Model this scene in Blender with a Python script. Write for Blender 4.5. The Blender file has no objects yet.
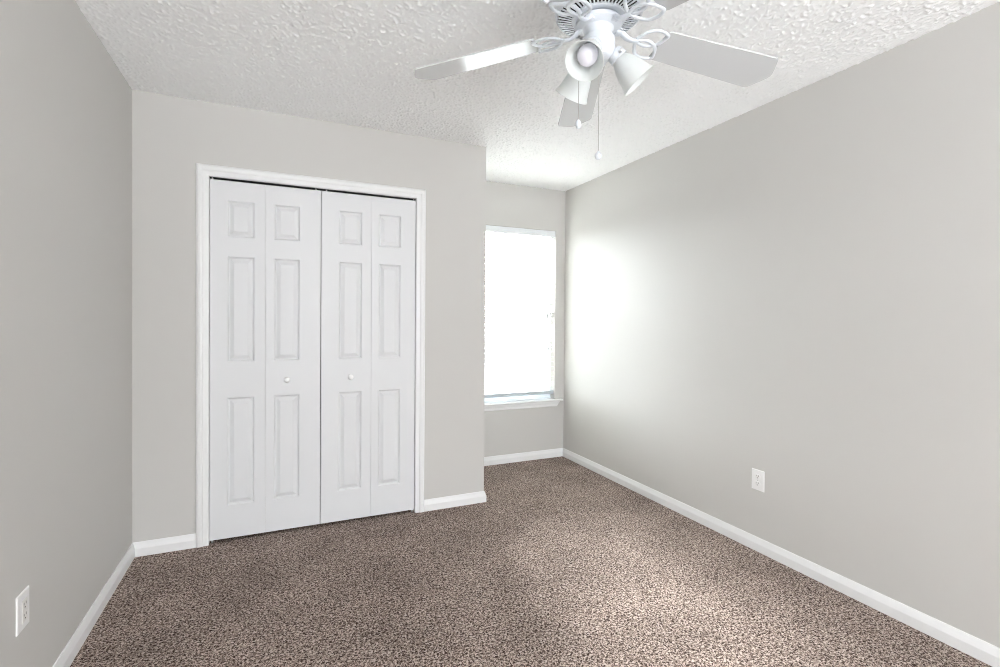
import bpy, bmesh, math, random
import numpy as np
from mathutils import Vector, Matrix

random.seed(7)
scn = bpy.context.scene
COL = scn.collection

# ------------------------------------------------------------------ camera
F_PX, YAW, PY, CAM_H = 493.507, 0.42314, 324.346, 1.26362
PITCH, ROLL = -0.01157, 0.00768
s_, c_ = math.sin(YAW), math.cos(YAW)
fwd0, right0, upz = Vector((s_, c_, 0)), Vector((c_, -s_, 0)), Vector((0, 0, 1))
fwd = fwd0 * math.cos(PITCH) + upz * math.sin(PITCH)
up0 = upz * math.cos(PITCH) - fwd0 * math.sin(PITCH)
rgt = right0 * math.cos(ROLL) + up0 * math.sin(ROLL)
upv = -right0 * math.sin(ROLL) + up0 * math.cos(ROLL)
cam_d = bpy.data.cameras.new('camera')
cam_d.sensor_fit, cam_d.sensor_width = 'HORIZONTAL', 36.0
cam_d.lens = F_PX * 36.0 / 1000.0
cam_d.shift_y = (PY - 333.5) / 1000.0
cam_d.clip_start, cam_d.clip_end = 0.02, 200
cam = bpy.data.objects.new('camera', cam_d)
COL.objects.link(cam)
m4 = Matrix.Identity(4)
for i, v in enumerate((rgt, upv, -fwd)):
    m4[0][i], m4[1][i], m4[2][i] = v
m4[0][3], m4[1][3], m4[2][3] = 0, 0, CAM_H
cam.matrix_world = m4
scn.camera = cam

# ------------------------------------------------------------------ sky, sun, exposure
SKY_FRONT, SKY_BACK, GROUND_FRONT, GROUND_BACK = 40.0, 8.6, 4.5, 12.2
SUN_STRENGTH, SUN_ELEV, SUN_DX, SUN_ANGLE = 36.0, 22.0, -0.13, 15.0
scn.view_settings.view_transform = 'Standard'
scn.view_settings.look = 'None'
scn.view_settings.exposure = 0.0
scn.view_settings.gamma = 1.0
scn.view_settings.use_curve_mapping = False
scn.cycles.use_denoising = True
scn.cycles.filter_width = 1.0
scn.cycles.denoising_input_passes = 'RGB_ALBEDO_NORMAL'
scn.cycles.denoising_prefilter = 'NONE'
scn.cycles.max_bounces = 14
scn.cycles.diffuse_bounces = 8
scn.cycles.glossy_bounces = 4
scn.cycles.transmission_bounces = 8
scn.cycles.transparent_max_bounces = 16
scn.cycles.sample_clamp_indirect = 30.0
scn.cycles.caustics_reflective = False
scn.cycles.caustics_refractive = False

world = bpy.data.worlds.new('daylight')
scn.world = world
world.use_nodes = True
nt = world.node_tree
nt.nodes.clear()
tc = nt.nodes.new('ShaderNodeTexCoord')
sx = nt.nodes.new('ShaderNodeSeparateXYZ')
nt.links.new(tc.outputs['Generated'], sx.inputs[0])


def wmap(sock, a, b, lo, hi):
    n = nt.nodes.new('ShaderNodeMapRange')
    n.interpolation_type = 'SMOOTHSTEP'
    nt.links.new(sock, n.inputs['Value'])
    n.inputs['From Min'].default_value, n.inputs['From Max'].default_value = a, b
    n.inputs['To Min'].default_value, n.inputs['To Max'].default_value = lo, hi
    return n.outputs['Result']


sky = wmap(sx.outputs['Y'], -0.5, 0.5, SKY_BACK, SKY_FRONT)
gnd = wmap(sx.outputs['Y'], -0.5, 0.5, GROUND_BACK, GROUND_FRONT)
hor = wmap(sx.outputs['Z'], -0.06, 0.06, 0, 1)
ground_boost = wmap(sx.outputs['Z'], -0.36, -0.04, 1.45, 0.32)     # made-up ground gradient, brighter steeply below to lift the ceiling
gm = nt.nodes.new('ShaderNodeMath')
gm.operation = 'MULTIPLY'
nt.links.new(gnd, gm.inputs[0])
nt.links.new(ground_boost, gm.inputs[1])
gnd = gm.outputs[0]
mx = nt.nodes.new('ShaderNodeMix')
nt.links.new(hor, mx.inputs[0])
nt.links.new(gnd, mx.inputs[2])
nt.links.new(sky, mx.inputs[3])
bgn = nt.nodes.new('ShaderNodeBackground')
bgn.inputs['Color'].default_value = (0.955, 0.98, 1.0, 1)
nt.links.new(mx.outputs[0], bgn.inputs['Strength'])
wo = nt.nodes.new('ShaderNodeOutputWorld')
nt.links.new(bgn.outputs[0], wo.inputs[0])

sun_d = bpy.data.lights.new('sun', 'SUN')
sun_d.energy, sun_d.angle, sun_d.color = SUN_STRENGTH, math.radians(SUN_ANGLE), (1.0, 0.98, 0.955)
sun = bpy.data.objects.new('sun', sun_d)
COL.objects.link(sun)
sd = Vector((SUN_DX, -1, -math.tan(math.radians(SUN_ELEV)))).normalized()
sun.rotation_euler = sd.to_track_quat('-Z', 'Y').to_euler()
sun.location = (2, 8, 4)

# ------------------------------------------------------------------ room numbers (metres)
H = 2.44
XL, XR = -0.6932, 2.4087          # left wall, right wall
YC, YW = 3.1359, 3.9043           # closet front, window wall
XK = 1.2993                       # corner where the closet box ends
YB = -2.90                        # back of the room, behind the camera
OX0, OX1, OZ = -0.345, 0.8135, 2.034   # closet opening
WX0, WX1, WZ0, WZ1 = 1.397, 2.311, 0.533, 2.065  # window opening

# ------------------------------------------------------------------ materials


def mat(name, color, rough=0.5, spec=0.5, coat=0.0, metal=0.0):
    m = bpy.data.materials.new(name)
    m.use_nodes = True
    b = m.node_tree.nodes['Principled BSDF']
    b.inputs['Base Color'].default_value = (*color, 1)
    b.inputs['Roughness'].default_value = rough
    b.inputs['Specular IOR Level'].default_value = spec
    b.inputs['Metallic'].default_value = metal
    b.inputs['Coat Weight'].default_value = coat
    b.inputs['Coat Roughness'].default_value = 0.12
    return m


def nodes(m):
    return m.node_tree.nodes, m.node_tree.links, m.node_tree.nodes['Principled BSDF']


def add_bump(m, scale, strength, dist, detail=2.0):
    n, l, b = nodes(m)
    t = n.new('ShaderNodeTexCoord')
    x = n.new('ShaderNodeTexNoise')
    x.inputs['Scale'].default_value, x.inputs['Detail'].default_value = scale, detail
    l.new(t.outputs['Object'], x.inputs['Vector'])
    u = n.new('ShaderNodeBump')
    u.inputs['Strength'].default_value, u.inputs['Distance'].default_value = strength, dist
    l.new(x.outputs[0], u.inputs['Height'])
    l.new(u.outputs[0], b.inputs['Normal'])
    return m


M_WALL = add_bump(mat('wall_paint', (0.580, 0.571, 0.553), 0.55, 0.3), 90, 0.10, 0.001)
M_TRIM = mat('white_trim_paint', (0.80, 0.805, 0.81), 0.35, 0.5)
M_DOOR = mat('white_door_paint', (0.715, 0.725, 0.74), 0.42, 0.45)
M_PLASTIC = mat('white_plastic', (0.84, 0.84, 0.84), 0.35)
M_CREAM = mat('cream_plastic', (0.79, 0.78, 0.755), 0.35)
M_DARK = mat('dark_slot', (0.03, 0.028, 0.025), 0.7)
M_SCREW = mat('screw_metal', (0.6, 0.6, 0.6), 0.35, metal=0.9)
M_FAN = mat('white_enamel', (0.65, 0.685, 0.73), 0.28, 0.5, coat=0.3)
M_BLADE = add_bump(mat('white_blade_laminate', (0.55, 0.565, 0.575), 0.18, 0.5, coat=1.0), 60, 0.02, 0.0005)
M_VENTDARK = mat('cavity_shade_dark', (0.03, 0.03, 0.035), 0.7)  # near-black that paints the shade in the vents and gap
M_CHAIN = mat('pull_chain_metal', (0.42, 0.40, 0.38), 0.4, metal=0.7)
M_BULB = mat('bulb_glass', (0.76, 0.75, 0.82), 0.25, 0.5, coat=0.3)
M_TRACK = mat('closet_track_steel', (0.05, 0.05, 0.05), 0.5)
M_CLOSET = mat('closet_interior_paint', (0.45, 0.43, 0.40), 0.7, 0.2)
M_CORD = mat('blind_cord', (0.75, 0.75, 0.75), 0.7)
M_TASSEL = mat('grey_tassel', (0.30, 0.31, 0.32), 0.5)
M_RAIL = mat('blue_grey_rail', (0.50, 0.55, 0.59), 0.4)
M_VINYL = mat('white_vinyl', (0.80, 0.83, 0.86), 0.4)


def make_shade_glass():
    m = mat('frosted_glass', (0.84, 0.86, 0.855), 0.5, 0.4)
    n, l, b = nodes(m)
    tr = n.new('ShaderNodeBsdfTranslucent')
    tr.inputs['Color'].default_value = (0.88, 0.90, 0.89, 1)
    tp = n.new('ShaderNodeBsdfTransparent')
    tp.inputs['Color'].default_value = (0.9, 0.92, 0.92, 1)
    a = n.new('ShaderNodeMixShader')
    a.inputs[0].default_value = 0.45
    l.new(b.outputs[0], a.inputs[1])
    l.new(tr.outputs[0], a.inputs[2])
    k = n.new('ShaderNodeMixShader')
    k.inputs[0].default_value = 0.12
    l.new(a.outputs[0], k.inputs[1])
    l.new(tp.outputs[0], k.inputs[2])
    l.new(k.outputs[0], n['Material Output'].inputs['Surface'])
    return m


def make_slat():
    m = mat('white_blind_slat', (0.88, 0.88, 0.87), 0.45, 0.4)
    n, l, b = nodes(m)
    tr = n.new('ShaderNodeBsdfTranslucent')
    tr.inputs['Color'].default_value = (0.9, 0.9, 0.88, 1)
    a = n.new('ShaderNodeMixShader')
    a.inputs[0].default_value = 0.42
    l.new(b.outputs[0], a.inputs[1])
    l.new(tr.outputs[0], a.inputs[2])
    l.new(a.outputs[0], n['Material Output'].inputs['Surface'])
    return m


def make_pane():
    m = bpy.data.materials.new('window_pane_glass')
    m.use_nodes = True
    n, l = m.node_tree.nodes, m.node_tree.links
    n.clear()
    o = n.new('ShaderNodeOutputMaterial')
    t = n.new('ShaderNodeBsdfTransparent')
    t.inputs['Color'].default_value = (0.95, 0.97, 0.97, 1)
    g = n.new('ShaderNodeBsdfGlossy')
    g.inputs['Roughness'].default_value = 0.02
    f = n.new('ShaderNodeFresnel')
    f.inputs['IOR'].default_value = 1.45
    k = n.new('ShaderNodeMixShader')
    l.new(f.outputs[0], k.inputs[0])
    l.new(t.outputs[0], k.inputs[1])
    l.new(g.outputs[0], k.inputs[2])
    l.new(k.outputs[0], o.inputs[0])
    return m


def make_ceiling():
    return mat('popcorn_ceiling', (0.84, 0.848, 0.852), 0.92, 0.1)


def make_carpet():
    m = mat('brown_carpet', (0.3, 0.25, 0.22), 0.95, 0.05)
    n, l, b = nodes(m)
    t = n.new('ShaderNodeTexCoord')
    a = n.new('ShaderNodeTexNoise')          # twisted yarn tufts
    a.inputs['Scale'].default_value, a.inputs['Detail'].default_value = 128, 3.5
    a.inputs['Roughness'].default_value, a.inputs['Distortion'].default_value = 0.68, 0.9
    l.new(t.outputs['Object'], a.inputs['Vector'])
    r = n.new('ShaderNodeValToRGB')
    e = r.color_ramp.elements
    e[0].position, e[0].color = 0.42, (0.045, 0.028, 0.022, 1)
    e[1].position, e[1].color = 0.59, (0.58, 0.492, 0.445, 1)
    k = e.new(0.50)
    k.color = (0.235, 0.180, 0.156, 1)
    l.new(a.outputs[0], r.inputs['Fac'])
    big = n.new('ShaderNodeTexNoise')        # brushed and trodden pile
    big.inputs['Scale'].default_value, big.inputs['Detail'].default_value = 3.2, 3
    l.new(t.outputs['Object'], big.inputs['Vector'])
    mr = n.new('ShaderNodeMapRange')
    mr.inputs['From Min'].default_value, mr.inputs['From Max'].default_value = 0.3, 0.7
    mr.inputs['To Min'].default_value, mr.inputs['To Max'].default_value = 0.84, 1.14
    l.new(big.outputs[0], mr.inputs['Value'])
    mulc = n.new('ShaderNodeVectorMath')
    mulc.operation = 'SCALE'
    l.new(r.outputs[0], mulc.inputs[0])
    l.new(mr.outputs[0], mulc.inputs['Scale'])
    l.new(mulc.outputs[0], b.inputs['Base Color'])
    u = n.new('ShaderNodeBump')
    u.inputs['Strength'].default_value, u.inputs['Distance'].default_value = 0.6, 0.006
    l.new(a.outputs[0], u.inputs['Height'])
    l.new(u.outputs[0], b.inputs['Normal'])
    return m


M_SHADE, M_SLAT, M_PANE, M_CEIL, M_CARPET = make_shade_glass(), make_slat(), make_pane(), make_ceiling(), make_carpet()

# ------------------------------------------------------------------ object helpers


def link(name, verts, faces, m, parent=None, smooth=False, mats=None, fm=None):
    me = bpy.data.meshes.new(name)
    me.from_pydata([tuple(v) for v in verts], [], faces)
    bm = bmesh.new()
    bm.from_mesh(me)
    bmesh.ops.recalc_face_normals(bm, faces=bm.faces)
    bm.to_mesh(me)
    bm.free()
    for x in (mats or [m]):
        me.materials.append(x)
    if fm:
        for p, i in zip(me.polygons, fm):
            p.material_index = i
    if smooth:
        for p in me.polygons:
            p.use_smooth = True
        me.set_sharp_from_angle(angle=math.radians(40))
    o = bpy.data.objects.new(name, me)
    COL.objects.link(o)
    if parent:
        o.parent = parent
    return o


def tag(o, label=None, cat=None, group=None, kind=None):
    for k, v in (('label', label), ('category', cat), ('group', group), ('kind', kind)):
        if v:
            o[k] = v
    return o


def empty(name, loc, rot=(0, 0, 0), parent=None):
    o = bpy.data.objects.new(name, None)
    o.empty_display_size = 0.1
    o.location, o.rotation_euler = loc, rot
    COL.objects.link(o)
    if parent:
        o.parent = parent
    return o


class MB:
    """collects shapes for ONE mesh"""

    def __init__(s):
        s.v, s.f = [], []

    def add(s, v, f):
        b = len(s.v)
        s.v += [Vector(x) for x in v]
        s.f += [[i + b for i in q] for q in f]
        return s

    def box(s, x0, x1, y0, y1, z0, z1, bev=0.0):
        if not bev:
            v = [(x, y, z) for z in (z0, z1) for y in (y0, y1) for x in (x0, x1)]
            return s.add(v, [(0, 2, 3, 1), (4, 5, 7, 6), (0, 1, 5, 4), (2, 6, 7, 3), (0, 4, 6, 2), (1, 3, 7, 5)])
        bm = bmesh.new()
        bmesh.ops.create_cube(bm, size=1)
        for w in bm.verts:
            w.co = Vector(((x0 + x1) / 2 + w.co.x * (x1 - x0), (y0 + y1) / 2 + w.co.y * (y1 - y0), (z0 + z1) / 2 + w.co.z * (z1 - z0)))
        bmesh.ops.bevel(bm, geom=bm.edges[:], offset=bev, segments=2, affect='EDGES', profile=0.5)
        bm.verts.index_update()
        s.add([w.co.copy() for w in bm.verts], [[w.index for w in q.verts] for q in bm.faces])
        bm.free()
        return s

    def prism(s, pts, a, b, axis):
        """polygon pts (2D) extruded from a to b along axis"""
        def P(u, w, t):
            return {'x': (t, u, w), 'y': (u, t, w), 'z': (u, w, t)}[axis]
        n = len(pts)
        v = [P(u, w, a) for u, w in pts] + [P(u, w, b) for u, w in pts]
        f = [list(range(n))[::-1], list(range(n, 2 * n))] + [(i, (i + 1) % n, n + (i + 1) % n, n + i) for i in range(n)]
        return s.add(v, f)

    def lathe(s, prof, n=40, m=None, cap0=False, cap1=False):
        """prof: (radius, height) pairs about z; m: Matrix"""
        m = m or Matrix.Identity(4)
        v, f = [], []
        for r, z in prof:
            for k in range(n):
                a = 2 * math.pi * k / n
                v.append(m @ Vector((r * math.cos(a), r * math.sin(a), z)))
        for i in range(len(prof) - 1):
            for k in range(n):
                f.append((i * n + k, i * n + (k + 1) % n, (i + 1) * n + (k + 1) % n, (i + 1) * n + k))
        if cap0:
            f.append(list(range(n)))
        if cap1:
            f.append(list(range((len(prof) - 1) * n, len(prof) * n)))
        return s.add(v, f)

    def tube(s, pts, r, n=10, closed=False, flat=1.0, upd=None):
        """round (or flattened along upd) rod through pts"""
        P = [Vector(p) for p in pts]
        N = len(P)
        rr = r if isinstance(r, (list, tuple)) else [r] * N
        v, f = [], []
        for i in range(N):
            if closed:
                t = P[(i + 1) % N] - P[i - 1]
            else:
                t = P[min(i + 1, N - 1)] - P[max(i - 1, 0)]
            t.normalize()
            u = Vector(upd) if upd else Vector((0, 0, 1))
            if abs(t.dot(u)) > 0.97:
                u = Vector((1, 0, 0))
            sd_ = t.cross(u).normalized()
            u = sd_.cross(t).normalized()
            for k in range(n):
                a = 2 * math.pi * k / n
                v.append(P[i] + sd_ * (rr[i] * math.cos(a)) + u * (rr[i] * flat * math.sin(a)))
        for i in range(N if closed else N - 1):
            j = (i + 1) % N
            for k in range(n):
                f.append((i * n + k, i * n + (k + 1) % n, j * n + (k + 1) % n, j * n + k))
        if not closed:
            f += [list(range(n))[::-1], list(range((N - 1) * n, N * n))]
        return s.add(v, f)

    def build(s, name, m, parent=None, smooth=False):
        return link(name, s.v, s.f, m, parent, smooth)


def spline(pts, k=8, closed=False):
    """Catmull-Rom through pts"""
    P = [Vector(p) for p in pts]
    N = len(P)
    out = []
    for i in range(N if closed else N - 1):
        if closed:
            a, b, c, d = P[i - 1], P[i], P[(i + 1) % N], P[(i + 2) % N]
        else:
            a, b, c, d = P[max(i - 1, 0)], P[i], P[i + 1], P[min(i + 2, N - 1)]
        for j in range(k):
            t = j / k
            out.append(0.5 * ((2 * b) + (c - a) * t + (2 * a - 5 * b + 4 * c - d) * t * t + (3 * b - a - 3 * c + d) * t ** 3))
    if not closed:
        out.append(P[-1])
    return out


# ------------------------------------------------------------------ room shell
S = 'structure'
tag(MB().box(XL - 0.12, XR + 0.12, YB - 0.12, YW + 0.14, -0.12, 0).build('floor', M_CARPET),
    'brown and beige speckled cut-pile carpet across the room', 'carpet', kind=S)


def popcorn_ceiling():
    """sprayed texture as real relief: lumps a few millimetres deep hanging below the plaster"""
    rng = np.random.default_rng(5)
    xs = np.arange(XL - 0.02, XR + 0.025, 0.0041)
    ys = np.concatenate([np.arange(YB - 0.12, 0.45, 0.05), np.arange(0.45, YW + 0.025, 0.0041)])
    nx, ny = len(xs), len(ys)
    n = rng.standard_normal((ny, nx))

    def blur(a):
        p = np.pad(a, 1, mode='edge')
        v = (p[:-2] + 2 * p[1:-1] + p[2:]) / 4
        return (v[:, :-2] + 2 * v[:, 1:-1] + v[:, 2:]) / 4
    f1 = blur(n)
    f2 = blur(blur(blur(rng.standard_normal((ny, nx)))))
    h = 0.95 * f1 / f1.std() + 0.25 * f2 / f2.std()
    drop = POP * np.clip(h + 0.35, 0, 2.6) ** 1.2
    X, Y = np.meshgrid(xs, ys)
    co = np.stack([X, Y, H - 0.0005 - drop], -1).reshape(-1, 3)
    idx = np.arange(nx * ny).reshape(ny, nx)
    quads = np.stack([idx[:-1, :-1], idx[1:, :-1], idx[1:, 1:], idx[:-1, 1:]], -1).reshape(-1)      # faces look down
    top = np.array([[xs[0], ys[0], H + 0.1], [xs[-1], ys[0], H + 0.1], [xs[-1], ys[-1], H + 0.1], [xs[0], ys[-1], H + 0.1]])
    c0 = nx * ny
    co = np.concatenate([co, top])
    rim = [list(idx[0, :]) + [c0 + 1, c0], list(idx[:, -1]) + [c0 + 2, c0 + 1], list(idx[-1, ::-1]) + [c0 + 3, c0 + 2], list(idx[::-1, 0]) + [c0, c0 + 3],
           [c0, c0 + 1, c0 + 2, c0 + 3]]
    nq = len(quads) // 4
    loops = np.concatenate([quads] + [np.array(r) for r in rim]).astype(np.int32)
    sizes = np.concatenate([np.full(nq, 4), [len(r) for r in rim]])
    starts = np.concatenate([[0], np.cumsum(sizes)[:-1]]).astype(np.int32)
    me = bpy.data.meshes.new('ceiling')
    me.vertices.add(len(co))
    me.vertices.foreach_set('co', co.astype(np.float32).ravel())
    me.loops.add(len(loops))
    me.loops.foreach_set('vertex_index', loops)
    me.polygons.add(len(sizes))
    me.polygons.foreach_set('loop_start', starts)
    sm = np.zeros(len(sizes), dtype=bool)
    sm[:nq] = True
    me.polygons.foreach_set('use_smooth', sm)
    me.update(calc_edges=True)
    me.validate()
    me.materials.append(M_CEIL)
    o_ = bpy.data.objects.new('ceiling', me)
    COL.objects.link(o_)
    return o_


POP = 0.0017
tag(popcorn_ceiling(), 'white popcorn textured ceiling', 'ceiling', kind=S)
tag(MB().box(XL - 0.12, XL, YB, YW + 0.14, 0, H).build('wall_left', M_WALL), 'greige wall with an outlet left of the closet', 'wall', kind=S)
tag(MB().box(XR, XR + 0.12, YB, YW + 0.14, 0, H).build('wall_right', M_WALL), 'long greige wall lit by the window beside it', 'wall', kind=S)
# closet front: a wall with a door-high notch
tag(MB().prism([(XL, 0), (OX0 - 0.012, 0), (OX0 - 0.012, OZ + 0.012), (OX1 + 0.012, OZ + 0.012), (OX1 + 0.012, 0), (XK, 0), (XK, H), (XL, H)],
               YC, YC + 0.11, 'y').build('wall_closet', M_WALL), 'greige wall around the white closet doors', 'wall', kind=S)
tag(MB().box(XK - 0.11, XK, YC + 0.11, YW, 0, H).build('wall_alcove', M_WALL), 'short wall closing the closet side by the window', 'wall', kind=S)
# back of the room, behind the camera: a wall with a wide opening added to let fill daylight in
bx0, bx1, bz1 = XL + 0.10, XR - 0.10, 2.40
tag(MB().prism([(XL, 0), (bx0, 0), (bx0, bz1), (bx1, bz1), (bx1, 0), (XR, 0), (XR, H), (XL, H)], YB - 0.12, YB, 'y').build('wall_back', M_WALL),
    'wall behind the camera with a wide opening added for daylight', 'wall', kind=S)
# window wall with a hole
X0, X1 = XL, XR
o = [(X0, 0), (X1, 0), (X1, H), (X0, H)]
i_ = [(WX0, WZ0 - 0.015), (WX1, WZ0 - 0.015), (WX1, WZ1), (WX0, WZ1)]
v = [(x, YW, z) for x, z in o + i_] + [(x, YW + 0.14, z) for x, z in o + i_]
f = []
for k in range(4):
    j = (k + 1) % 4
    f += [(k, j, 4 + j, 4 + k), (8 + k, 12 + k, 12 + j, 8 + j), (k, 8 + k, 8 + j, j), (4 + k, 4 + j, 12 + j, 12 + k)]
tag(link('wall_window', v, f, M_WALL), 'greige end wall around the window', 'wall', kind=S)
# lining of the closet opening
tag(MB().prism([(OX0 - 0.012, 0), (OX0, 0), (OX0, OZ), (OX1, OZ), (OX1, 0), (OX1 + 0.012, 0), (OX1 + 0.012, OZ + 0.012), (OX0 - 0.012, OZ + 0.012)],
               YC, YC + 0.11, 'y').build('trim_2', M_TRIM), 'white lining of the closet opening', 'trim', kind=S)


def sweep(path, prof, name_of, m, hint, label_of, cat):
    """profile (out, up) swept along plan path; one object per segment, mitred"""
    P = [Vector((x, y)) for x, y in path]
    n = len(P)
    D = [(P[i + 1] - P[i]).normalized() for i in range(n - 1)]
    R = [Vector((d.y, -d.x)) for d in D]
    off = []
    for i in range(n):
        if i == 0:
            off.append(R[0])
        elif i == n - 1:
            off.append(R[-1])
        else:
            off.append((R[i - 1] + R[i]) / (1 + R[i - 1].dot(R[i])))
    for i in range(n - 1):
        v, k = [], len(prof)
        for e in (i, i + 1):
            for o_, u_ in prof:
                q = P[e] + off[e] * o_
                v.append((q.x, q.y, u_))
        f = [list(range(k))[::-1], list(range(k, 2 * k))] + [(a, (a + 1) % k, k + (a + 1) % k, k + a) for a in range(k)]
        tag(link(name_of[i], v, f, m), label_of[i], cat, kind=S)


BB = [(0, 0), (0.014, 0), (0.014, 0.042), (0.0125, 0.047), (0.0085, 0.060), (0.0065, 0.068), (0.004, 0.0735), (0, 0.0739)]
sweep([(XL, YB), (XL, YC), (OX0 - 0.061, YC)], BB, ['baseboard_left', 'baseboard_closet_left'], M_TRIM, 1,
      ['white baseboard along the left wall', 'short white baseboard between left wall and closet casing'], 'baseboard')
sweep([(OX1 + 0.061, YC), (XK, YC), (XK, YW), (XR, YW), (XR, YB)], BB,
      ['baseboard_closet_right', 'baseboard_alcove', 'baseboard_window', 'baseboard_right'], M_TRIM, 1,
      ['white baseboard between closet casing and outer corner', 'white baseboard on the closet side wall',
       'white baseboard under the window', 'white baseboard along the right wall'], 'baseboard')

# closet casing: profile swept up, over and down, mitred
CP = [(0, 0), (0, 0.009), (0.004, 0.0115), (0.026, 0.0125), (0.030, 0.0165), (0.040, 0.0185), (0.052, 0.0175), (0.057, 0.0135), (0.060, 0.012), (0.060, 0)]
v, f, k = [], [], len(CP)
for (x, z, dx, dz) in ((OX0, 0, -1, 0), (OX0, OZ, -1, 1), (OX1, OZ, 1, 1), (OX1, 0, 1, 0)):
    for u_, p_ in CP:
        v.append((x + dx * u_, YC - p_, z + dz * u_))
for s in range(3):
    f += [(s * k + a, s * k + (a + 1) % k, (s + 1) * k + (a + 1) % k, (s + 1) * k + a) for a in range(k)]
f += [list(range(k)), list(range(3 * k, 4 * k))]
tag(link('trim_1', v, f, M_TRIM), 'white moulded casing around the closet doors', 'trim', kind=S)
# steel track above the doors, inside the opening
tag(MB().prism([(YC + 0.012, OZ), (YC + 0.012, OZ - 0.002), (YC + 0.046, OZ - 0.002), (YC + 0.046, OZ)], OX0, OX1, 'x').build('trim_3', M_TRACK),
    'dark steel track above the closet doors', 'trim', kind=S)

# ------------------------------------------------------------------ closet doors
DZ0, DZ1, DY, DT = 0.017, 2.0205, YC + 0.008, 0.032
PANZ = [(0.199, 0.808), (1.009, 1.602), (1.709, 1.914)]


def leaf(x0, x1, px0, px1):
    """one moulded leaf: flat face with three raised-and-fielded panels"""
    xs = [x0, px0, px1, x1]
    zs = [DZ0] + [z for pr in PANZ for z in pr] + [DZ1]
    b = MB()
    ids = {}
    for i, x in enumerate(xs):
        for j, z in enumerate(zs):
            ids[i, j] = len(b.v)
            b.v.append(Vector((x, DY, z)))
    for i in range(3):
        for j in range(len(zs) - 1):
            if i == 1 and j % 2 == 1:
                rings = [(0.0, 0.0), (0.003, 0.0012), (0.0075, 0.0088), (0.013, 0.0105), (0.016, 0.0098), (0.034, 0.0014), (0.0365, 0.0010)]
                prev = [ids[1, j], ids[2, j], ids[2, j + 1], ids[1, j + 1]]
                for ins, dep in rings[1:]:
                    cur = []
                    for (x, z) in ((px0 + ins, zs[j] + ins), (px1 - ins, zs[j] + ins), (px1 - ins, zs[j + 1] - ins), (px0 + ins, zs[j + 1] - ins)):
                        cur.append(len(b.v))
                        b.v.append(Vector((x, DY + dep, z)))
                    for q in range(4):
                        b.f.append((prev[q], prev[(q + 1) % 4], cur[(q + 1) % 4], cur[q]))
                    prev = cur
                b.f.append(prev)
            else:
                b.f.append((ids[i, j], ids[i + 1, j], ids[i + 1, j + 1], ids[i, j + 1]))
    # sides and back
    nz = len(zs)
    c = [len(b.v) + q for q in range(4)]
    for x, z in ((x0, DZ0), (x1, DZ0), (x1, DZ1), (x0, DZ1)):
        b.v.append(Vector((x, DY + DT, z)))
    b.f.append(c[::-1])
    b.f.append([ids[i, 0] for i in range(4)][::-1] + [c[0], c[1]])
    b.f.append([ids[i, nz - 1] for i in range(4)] + [c[2], c[3]])
    b.f.append([ids[0, j] for j in range(nz)] + [c[3], c[0]])
    b.f.append([ids[3, j] for j in range(nz)][::-1] + [c[1], c[2]])
    return b


def closet_door(name, label, leaves, knob_x, pins, seam):
    r = tag(empty(name, ((leaves[0][0] + leaves[1][1]) / 2, DY, 0)), label, 'closet door', kind=S)
    off = -r.location

    def put(b, nm, m, parent=r, smooth=False):
        o_ = b.build(nm, m, parent, smooth)
        o_.matrix_parent_inverse = Matrix.Translation(off) if parent is r else Matrix.Identity(4)
        return o_
    for lf in leaves:
        put(leaf(*lf), 'leaf', M_DOOR)
    mk = Matrix.Translation((knob_x, DY, 0.899)) @ Matrix.Rotation(math.pi / 2, 4, 'X')
    put(MB().lathe([(0.0125, 0), (0.0125, 0.003), (0.008, 0.006), (0.007, 0.012), (0.011, 0.016), (0.0155, 0.021), (0.0165, 0.027),
                    (0.014, 0.032), (0.008, 0.035), (0.002, 0.0358)], 28, mk, True, True), 'knob', M_PLASTIC, smooth=True)
    for px in pins:
        put(MB().lathe([(0.004, 0), (0.004, OZ - DZ1)], 12, Matrix.Translation((px, DY + 0.010, DZ1)), True, True), 'pivot_pin', M_PLASTIC)
    px = pins[0] if abs(pins[0] - knob_x) > abs(pins[1] - knob_x) else pins[1]
    put(MB().lathe([(0.006, 0), (0.006, DZ0)], 12, Matrix.Translation((px, DY + 0.010, 0.0)), True, True), 'floor_pivot', M_SCREW)
    for hz in (0.25, 1.02, 1.80):
        put(MB().lathe([(0.004, -0.035), (0.004, 0.035)], 10, Matrix.Translation((seam, DY + DT + 0.004, hz)), True, True), 'hinge', M_SCREW)


closet_door('door_1', 'white bifold closet door pair nearer the left wall',
            [(OX0 + 0.002, -0.0650, -0.259, -0.120), (-0.0638, 0.2335, -0.020, 0.119)], 0.0500, (-0.331, 0.206), -0.0644)
closet_door('door_2', 'white bifold closet door pair nearer the window',
            [(0.2378, 0.5330, 0.338, 0.477), (0.5342, OX1 - 0.002, 0.577, 0.718)], 0.4065, (0.800, 0.266), 0.5336)

# ------------------------------------------------------------------ window
win = tag(empty('window_1', ((WX0 + WX1) / 2, YW, WZ0)), 'white window behind a blind at the end of the room', 'window', kind=S)


def wput(b, nm, m, parent=win, smooth=False):
    o_ = b.build(nm, m, parent, smooth)
    if parent is win:
        o_.matrix_parent_inverse = Matrix.Translation(-win.location)
    return o_


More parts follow.
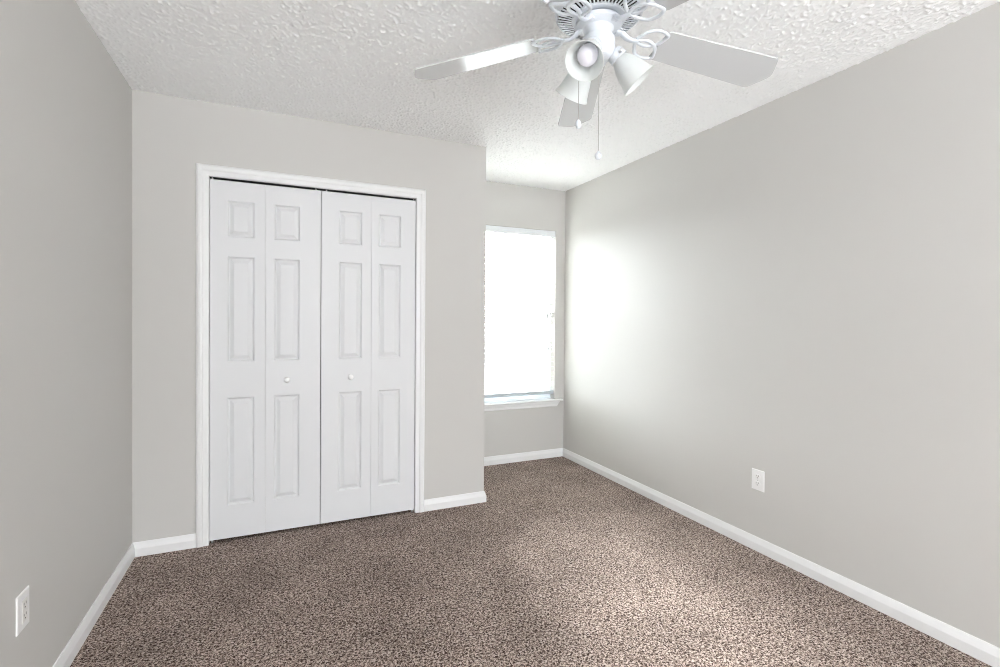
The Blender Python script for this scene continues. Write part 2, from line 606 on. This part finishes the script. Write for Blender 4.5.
def ring(b, x0, x1, z0, z1, w, y0, y1, wb=None):
    wb = wb or w
    o_ = [(x0, z0), (x1, z0), (x1, z1), (x0, z1)]
    q_ = [(x0 + w, z0 + wb), (x1 - w, z0 + wb), (x1 - w, z1 - w), (x0 + w, z1 - w)]
    v_ = [(x, y0, z) for x, z in o_ + q_] + [(x, y1, z) for x, z in o_ + q_]
    f_ = []
    for k_ in range(4):
        j_ = (k_ + 1) % 4
        f_ += [(k_, j_, 4 + j_, 4 + k_), (8 + k_, 12 + k_, 12 + j_, 8 + j_), (k_, 8 + k_, 8 + j_, j_), (4 + k_, 4 + j_, 12 + j_, 12 + k_)]
    return b.add(v_, f_)


wput(ring(MB(), WX0, WX1, WZ0, WZ1, 0.012, YW + 0.075, YW + 0.135), 'frame', M_VINYL)
zm = (WZ0 + WZ1) / 2
for (z0, z1, y0, wb) in ((WZ0 + 0.012, zm + 0.012, YW + 0.080, 0.052), (zm - 0.012, WZ1 - 0.012, YW + 0.105, 0.024)):
    sash = wput(ring(MB(), WX0 + 0.012, WX1 - 0.012, z0, z1, 0.024, y0, y0 + 0.024, wb), 'sash', M_VINYL)
    pane = MB().box(WX0 + 0.036, WX1 - 0.036, y0 + 0.010, y0 + 0.014, z0 + wb, z1 - 0.024).build('pane', M_PANE, sash)
# stool with rounded nose and horns, then the apron with its angled end
st = MB()
nose = [(YW + 0.078, WZ0 - 0.0155), (YW - 0.030, WZ0 - 0.0155), (YW - 0.0345, WZ0 - 0.012), (YW - 0.036, WZ0 - 0.0075), (YW - 0.0345, WZ0 - 0.003), (YW - 0.030, WZ0), (YW + 0.078, WZ0)]
st.prism(nose, WX0, WX1, 'x')
front = [(YW, WZ0 - 0.0155)] + nose[1:6] + [(YW, WZ0)]
for a, b_ in ((WX0 - 0.070, WX0), (WX1, WX1 + 0.070)):
    st.prism(front, a, b_, 'x')
wput(st, 'sill', M_TRIM)
ap = MB()
AP = [(0.0, WZ0 - 0.0155), (-0.017, WZ0 - 0.0155), (-0.016, WZ0 - 0.030), (-0.012, WZ0 - 0.045), (-0.011, WZ0 - 0.062), (-0.006, WZ0 - 0.068), (0.0, WZ0 - 0.068)]
v = []
for sgn, xe in ((-1, WX0 - 0.052), (1, WX1 + 0.052)):
    for y_, z_ in AP:
        v.append((xe - sgn * (WZ0 - 0.0155 - z_) * 0.62, YW + y_, z_))
k = len(AP)
ap.add(v, [list(range(k)), list(range(k, 2 * k))] + [(a, (a + 1) % k, k + (a + 1) % k, k + a) for a in range(k)])
wput(ap, 'apron', M_TRIM)

# ------------------------------------------------------------------ blind
BX0, BX1 = WX0 + 0.0015, WX1 - 0.0015
blind = tag(empty('window_blind', ((BX0 + BX1) / 2, YW + 0.035, WZ1)), 'white horizontal slatted blind hanging in the bright window', 'blind')


def bput(b, nm, m, parent=blind, smooth=False):
    o_ = b.build(nm, m, parent, smooth)
    if parent is blind:
        o_.matrix_parent_inverse = Matrix.Translation(-blind.location)
    return o_


bput(MB().box(BX0, BX1, YW + 0.016, YW + 0.062, WZ1 - 0.045, WZ1 - 0.002, 0.002), 'headrail', M_VINYL)
bput(MB().box(BX0, BX1, YW + 0.004, YW + 0.013, WZ1 - 0.055, WZ1 - 0.001, 0.0025), 'valance', M_VINYL)
NS, SP, SW, TILT = 31, 0.0448, 0.050, math.radians(-10)
ztop = WZ1 - 0.075
slat_mesh = None
for i in range(NS):
    zc = ztop - i * SP
    if slat_mesh is None:
        b = MB()
        prof = []
        for q in range(7):
            t_ = -1 + 2 * q / 6
            yy, zz = t_ * SW / 2, 0.0035 * (1 - t_ * t_)
            prof.append((yy * math.cos(TILT) - zz * math.sin(TILT), yy * math.sin(TILT) + zz * math.cos(TILT)))
        lower = [(y_, z_ - 0.0022) for y_, z_ in prof][::-1]
        b.prism([(y_, z_) for y_, z_ in prof + lower], BX0, BX1, 'x')
        so = b.build('slat', M_SLAT, blind)
        slat_mesh = so.data
    else:
        so = bpy.data.objects.new('slat', slat_mesh)
        COL.objects.link(so)
        so.parent = blind
    so.matrix_parent_inverse = Matrix.Translation(-blind.location)
    so.location = (0, YW + 0.039, zc)
zr = ztop - NS * SP + 0.012
bput(MB().box(BX0, BX1, YW + 0.015, YW + 0.063, 0.578, 0.609, 0.003), 'bottom_rail', M_RAIL)
for lx in (BX0 + 0.11, (BX0 + BX1) / 2, BX1 - 0.11):
    for ly in (YW + 0.0115, YW + 0.0665):
        bput(MB().tube([(lx, ly, 0.60), (lx, ly, WZ1 - 0.05)], 0.0009, 6), 'ladder_cord', M_CORD)
for cx, zt in ((2.232, 0.990), (2.244, 0.990)):
    cord = bput(MB().tube([(cx, YW + 0.0025, WZ1 - 0.056), (cx, YW + 0.0025, zt + 0.02)], 0.0011, 6), 'pull_cord', M_CORD)
for cx, zt in ((2.238, 0.990), (2.226, 1.285)):
    bput(MB().lathe([(0.0025, 0.030), (0.005, 0.026), (0.0075, 0.006), (0.0075, 0.0), (0.005, -0.002)], 14, Matrix.Translation((cx, YW - 0.002, zt - 0.01)), True, True),
         'tassel', M_TASSEL, smooth=True)
bput(MB().tube([(2.262, YW + 0.0025, WZ1 - 0.056), (2.262, YW + 0.0025, 1.30)], 0.0032, 6), 'tilt_wand', M_CORD)

# ------------------------------------------------------------------ outlets


def outlet(name, loc, rotz, label, decora):
    """built in the x-z plane facing -y; plate back on y = 0"""
    r = tag(empty(name, loc, (0, 0, rotz)), label, 'outlet')
    w, h = 0.0385, 0.0565
    rings = [(0, 0), (0, 0.002), (0.003, 0.0045), (0.006, 0.0041)]
    b = MB()
    for ins, d in rings:
        b.v += [Vector((sx_ * (w - ins), -d, sz_ * (h - ins))) for sx_, sz_ in ((-1, -1), (1, -1), (1, 1), (-1, 1))]
    for q in range(3):
        b.f += [(q * 4 + a, q * 4 + (a + 1) % 4, q * 4 + 4 + (a + 1) % 4, q * 4 + 4 + a) for a in range(4)]
    b.f += [(0, 1, 2, 3), (12, 13, 14, 15)]
    b.build('wall_plate', M_PLASTIC, r)
    if decora:
        MB().box(-0.0165, 0.0165, -0.0072, -0.0050, -0.0335, 0.0335, 0.001).build('receptacle', M_CREAM, r)
        faces = [(-0.0165, r), (0.0165, r)]
        y = -0.0072
    else:
        faces, y = [], -0.0075
        for zc in (-0.0195, 0.0195):
            pts = []
            for k_ in range(28):
                a = 2 * math.pi * k_ / 28
                pts.append((0.0172 * math.cos(a), zc + max(-0.0132, min(0.0132, 0.0172 * math.sin(a)))))
            rc = MB().prism(pts, y, -0.0050, 'y').build('receptacle', M_PLASTIC, r)
            faces.append((zc, rc))
        MB().lathe([(0.003, 0), (0.003, 0.0008), (0.001, 0.0014)], 12, Matrix.Translation((0, -0.0052, 0)) @ Matrix.Rotation(math.pi / 2, 4, 'X'), True, True).build('screw', M_SCREW, r)
    for zc, par in faces:
        for x0 in (-0.0066, 0.0064):
            MB().box(x0 - 0.0011, x0 + 0.0011, y - 0.0004, y + 0.001, zc + 0.0005, zc + 0.0085).build('slot', M_DARK, par)
        MB().lathe([(0.0026, 0), (0.0026, 0.0014)], 12, Matrix.Translation((0, y + 0.001, zc - 0.0065)) @ Matrix.Rotation(math.pi / 2, 4, 'X'), True, True).build('ground_hole', M_DARK, par)
    return r


outlet('wall_outlet', (XL, 1.914, 0.3825), math.pi / 2, 'white outlet with rectangular insert low on the left wall', True)
outlet('wall_outlet', (XR, 1.878, 0.388), -math.pi / 2, 'white duplex outlet low on the right wall above its baseboard', False)

# ------------------------------------------------------------------ ceiling fan
CX, CY = 0.950, 1.346
fan = tag(empty('ceiling_fan', (CX, CY, H)), 'white five-blade ceiling fan with three frosted glass lights', 'ceiling fan')
Z = lambda z: z - H     # fan parts are given in room height, fan origin at ceiling


def zl(prof):
    return [(r_, Z(z_)) for r_, z_ in prof]


MB().lathe(zl([(0.088, 2.44), (0.090, 2.425), (0.098, 2.39), (0.100, 2.372)]), 56, None, True, True).build('canopy', M_FAN, fan, True)
housing = MB().lathe(zl([(0.100, 2.372), (0.128, 2.366), (0.139, 2.352), (0.143, 2.335), (0.143, 2.268), (0.141, 2.254), (0.137, 2.248), (0.132, 2.2455), (0.130, 2.250), (0.130, 2.262)]),
                     72).build('motor_housing', M_FAN, fan, True)
# vented underside: inner ring, outer lip and radial bars in one casting
vb = MB()
vb.lathe(zl([(0.058, 2.236), (0.086, 2.2355), (0.088, 2.238), (0.088, 2.242), (0.058, 2.242)]), 72)
NB = 54
for k in range(NB):
    a = 2 * math.pi * k / NB
    ca, sa = math.cos(a), math.sin(a)
    vv = []
    for r_, hw, z_ in ((0.087, 0.0020, 2.2365), (0.131, 0.0034, 2.2462)):
        for sg in (-1, 1):
            for dz in (0, 0.0018):
                vv.append((r_ * ca - sg * hw * sa, r_ * sa + sg * hw * ca, Z(z_ + dz)))
    vb.add(vv, [(0, 1, 3, 2), (4, 6, 7, 5), (0, 4, 5, 1), (2, 3, 7, 6), (0, 2, 6, 4), (1, 5, 7, 3)])
vb.build('vent_grille', M_FAN, housing, False)
MB().lathe(zl([(0.055, 2.262), (0.129, 2.264)]), 60).build('vent_shade_backing', M_VENTDARK, housing)  # dark ring painted as the shade behind the vent slots
MB().lathe(zl([(0.060, 2.242), (0.060, 2.231), (0.056, 2.229)]), 48).build('gap_shade_band', M_VENTDARK, housing)  # dark band painted as the shade in the gap above the flywheel
MB().lathe(zl([(0.030, 2.232), (0.070, 2.231), (0.074, 2.227), (0.074, 2.216), (0.068, 2.212), (0.050, 2.206), (0.044, 2.196), (0.044, 2.172)]), 56, None, True, False).build('flywheel', M_FAN, fan, True)
sw = MB().lathe(zl([(0.044, 2.179), (0.0500, 2.178), (0.0525, 2.173), (0.0530, 2.148), (0.0515, 2.145), (0.0525, 2.142), (0.0515, 2.128), (0.046, 2.116), (0.034, 2.110), (0.016, 2.107), (0.006, 2.103), (0.001, 2.102)]),
                52, None, True, True).build('switch_housing', M_FAN, fan, True)

ANG = [64, 136, 208, 280, 352]
SHIFT = {64: 0.0, 136: -0.006, 208: 0.0, 280: 0.004, 352: 0.012}   # each iron is screwed on a little differently
DROOP, BP = math.atan(0.075), math.radians(-12)
leaf_a = [(0.126, 0.0), (0.133, -0.022), (0.145, -0.043), (0.162, -0.056), (0.184, -0.060), (0.204, -0.056), (0.218, -0.048),
          (0.214, -0.030), (0.205, -0.010), (0.190, 0.004), (0.168, 0.012), (0.146, 0.010)]


def blade_parts():
    # plank with tapered root, rounded shoulders and a shallow pointed tip
    half = [(0.212, 0.0), (0.212, 0.054), (0.216, 0.060), (0.224, 0.0625), (0.42, 0.0695), (0.634, 0.0770), (0.642, 0.0750), (0.648, 0.069), (0.670, 0.032), (0.680, 0.012), (0.682, 0.0)]
    pts = [(x, y) for x, y in half] + [(x, -y) for x, y in half[-2:0:-1]]
    bl = MB().prism(pts, 0.0, 0.0055, 'z')
    ir = MB()
    for sg in (1, -1):
        loop = spline([(x, y * sg, -0.0045 + (0.0012 if sg > 0 else -0.0012)) for x, y in leaf_a], 5, True)
        ir.tube(loop, 0.0061, 10, True, 0.75)
    # arm from the hub, dropping to the leaves
    arm = spline([(0.052, 0, 0.012), (0.072, 0, 0.010), (0.088, 0, -0.002), (0.106, 0, -0.007), (0.132, 0, -0.0055)], 6)
    ir.tube(arm, [0.0125 - 0.0035 * (i / (len(arm) - 1)) for i in range(len(arm))], 12, False, 0.62)
    ir.lathe([(0.0, 0.0), (0.016, 0.0), (0.016, 0.009), (0.0, 0.009)], 20, Matrix.Translation((0.060, 0, 0.008)))
    scr = []
    for (x, y) in ((0.216, 0.047), (0.216, -0.047), (0.196, 0.0)):
        scr.append((x, y))
    return bl, ir, scr


bl, ir, scr = blade_parts()
bmesh_data = imesh_data = smesh = None
for a in ANG:
    m = Matrix.Translation((0, 0, Z(2.207))) @ Matrix.Rotation(math.radians(a), 4, 'Z') @ Matrix.Rotation(DROOP, 4, 'Y') 
    m = m @ Matrix.Translation((SHIFT[a], 0, 0))
    mp = m @ Matrix.Rotation(BP, 4, 'X')
    if bmesh_data is None:
        ob, oi = bl.build('blade', M_BLADE, fan), ir.build('blade_iron', M_FAN, fan, True)
        bmesh_data, imesh_data = ob.data, oi.data
    else:
        ob, oi = bpy.data.objects.new('blade', bmesh_data), bpy.data.objects.new('blade_iron', imesh_data)
        for q in (ob, oi):
            COL.objects.link(q)
            q.parent = fan
    ob.matrix_local = mp
    oi.matrix_local = mp
    for (x, y) in scr:
        if smesh is None:
            so = MB().lathe([(0.0045, 0), (0.0045, 0.0012), (0.002, 0.0026)], 12, None, True, True).build('screw', M_FAN, oi, True)
            smesh = so.data
        else:
            so = bpy.data.objects.new('screw', smesh)
            COL.objects.link(so)
            so.parent = oi
        so.matrix_local = Matrix.Translation((x, y, -0.0085)) @ Matrix.Rotation(math.pi, 4, 'X')

# three lights on curved arms; azimuth measured from the camera-facing side
CAMAZ = math.degrees(math.atan2(-CY, -CX))
shared = {}
for da in (-18, 102, 222):
    az = math.radians(CAMAZ + da)
    out = Vector((math.cos(az), math.sin(az), 0))
    tilt = math.atan2(0.68, 0.73)          # angle of the shade axis away from straight down
    M = Matrix.Translation(out * 0.055 + Vector((0, 0, Z(2.128)))) @ Matrix.Rotation(az, 4, 'Z') @ Matrix.Rotation(math.pi - tilt, 4, 'Y')
    # local +z now points along the shade axis (outwards and down)
    if not shared:
        arm = MB().tube(spline([(-0.004, 0, -0.046), (-0.002, 0, -0.030), (0.0, 0, -0.018), (0, 0, -0.004)], 5), 0.011, 14).build('lamp_arm', M_FAN, fan, True)
        cup = MB().lathe([(0.010, -0.012), (0.022, -0.010), (0.0275, -0.004), (0.0285, 0.004), (0.0285, 0.014), (0.0300, 0.0155), (0.0300, 0.020), (0.0275, 0.0205), (0.0265, 0.006), (0.015, 0.0)], 36, None, True, True).build('socket_cup', M_FAN, fan, True)
        pin = MB().lathe([(0.003, 0.028), (0.003, 0.040), (0.0045, 0.041), (0.0045, 0.046), (0.002, 0.047)], 10, Matrix.Rotation(math.pi / 2, 4, 'X') @ Matrix.Translation((0, 0.012, 0)), True, True).build('thumb_screw', M_SCREW, cup, True)
        P = [(0.0235, 0.004), (0.0245, 0.016), (0.029, 0.027), (0.038, 0.045), (0.0450, 0.066), (0.0495, 0.087), (0.0540, 0.104), (0.0588, 0.115), (0.0602, 0.117)]
        inn = [(r_ - 0.0028, z_) for r_, z_ in P][::-1]
        shade = MB().lathe(P + [(0.0600, 0.1185), (0.0585, 0.1182)] + inn[1:], 56).build('glass_shade', M_SHADE, fan, True)
        bulb = MB().lathe([(0.013, 0.010), (0.013, 0.026), (0.017, 0.034), (0.0245, 0.046), (0.030, 0.058), (0.0325, 0.070), (0.0315, 0.081), (0.0275, 0.091), (0.0205, 0.0985), (0.011, 0.1035), (0.002, 0.105)], 36, None, True, True).build('bulb', M_BULB, fan, True)
        shared = {'lamp_arm': arm, 'socket_cup': cup, 'glass_shade': shade, 'bulb': bulb}
        new = list(shared.values())
        pin0 = pin
    else:
        new = []
        for nm, src in shared.items():
            o_ = src.copy()
            COL.objects.link(o_)
            o_.parent = fan
            new.append(o_)
            if nm == 'socket_cup':
                p_ = pin0.copy()
                COL.objects.link(p_)
                p_.parent = o_
    for o_ in new:
        o_.matrix_local = M


def pull_chain(lat, dep, ztop_, zfob, big):
    base = right0 * lat + fwd0 * dep
    b = MB()
    b.tube([(base.x, base.y, Z(ztop_)), (base.x, base.y, Z(zfob + 0.012))], 0.0011, 6)
    q = spline([(base.x * 0.55, base.y * 0.55, Z(ztop_ + 0.006)), (base.x * 0.85, base.y * 0.85, Z(ztop_ + 0.006)), (base.x, base.y, Z(ztop_ - 0.001))], 5)
    b.tube(q, 0.0028, 8)
    ch = b.build('pull_chain', M_CHAIN, fan)
    pr = [(0.002, 0.016), (0.005, 0.013), (0.0085, 0.007), (0.0095, 0.0), (0.0085, -0.007), (0.0055, -0.012), (0.0015, -0.0145)]
    if big:
        pr = [(0.002, 0.016), (0.006, 0.012), (0.011, 0.006), (0.012, -0.001), (0.0105, -0.007), (0.007, -0.0115), (0.0015, -0.013)]
    MB().lathe(pr, 24, Matrix.Translation((base.x, base.y, Z(zfob))), True, True).build('chain_fob', M_FAN, ch, True)


pull_chain(-0.063, 0.0, 2.150, 1.899, False)
pull_chain(0.015, 0.062, 2.150, 1.818, True)
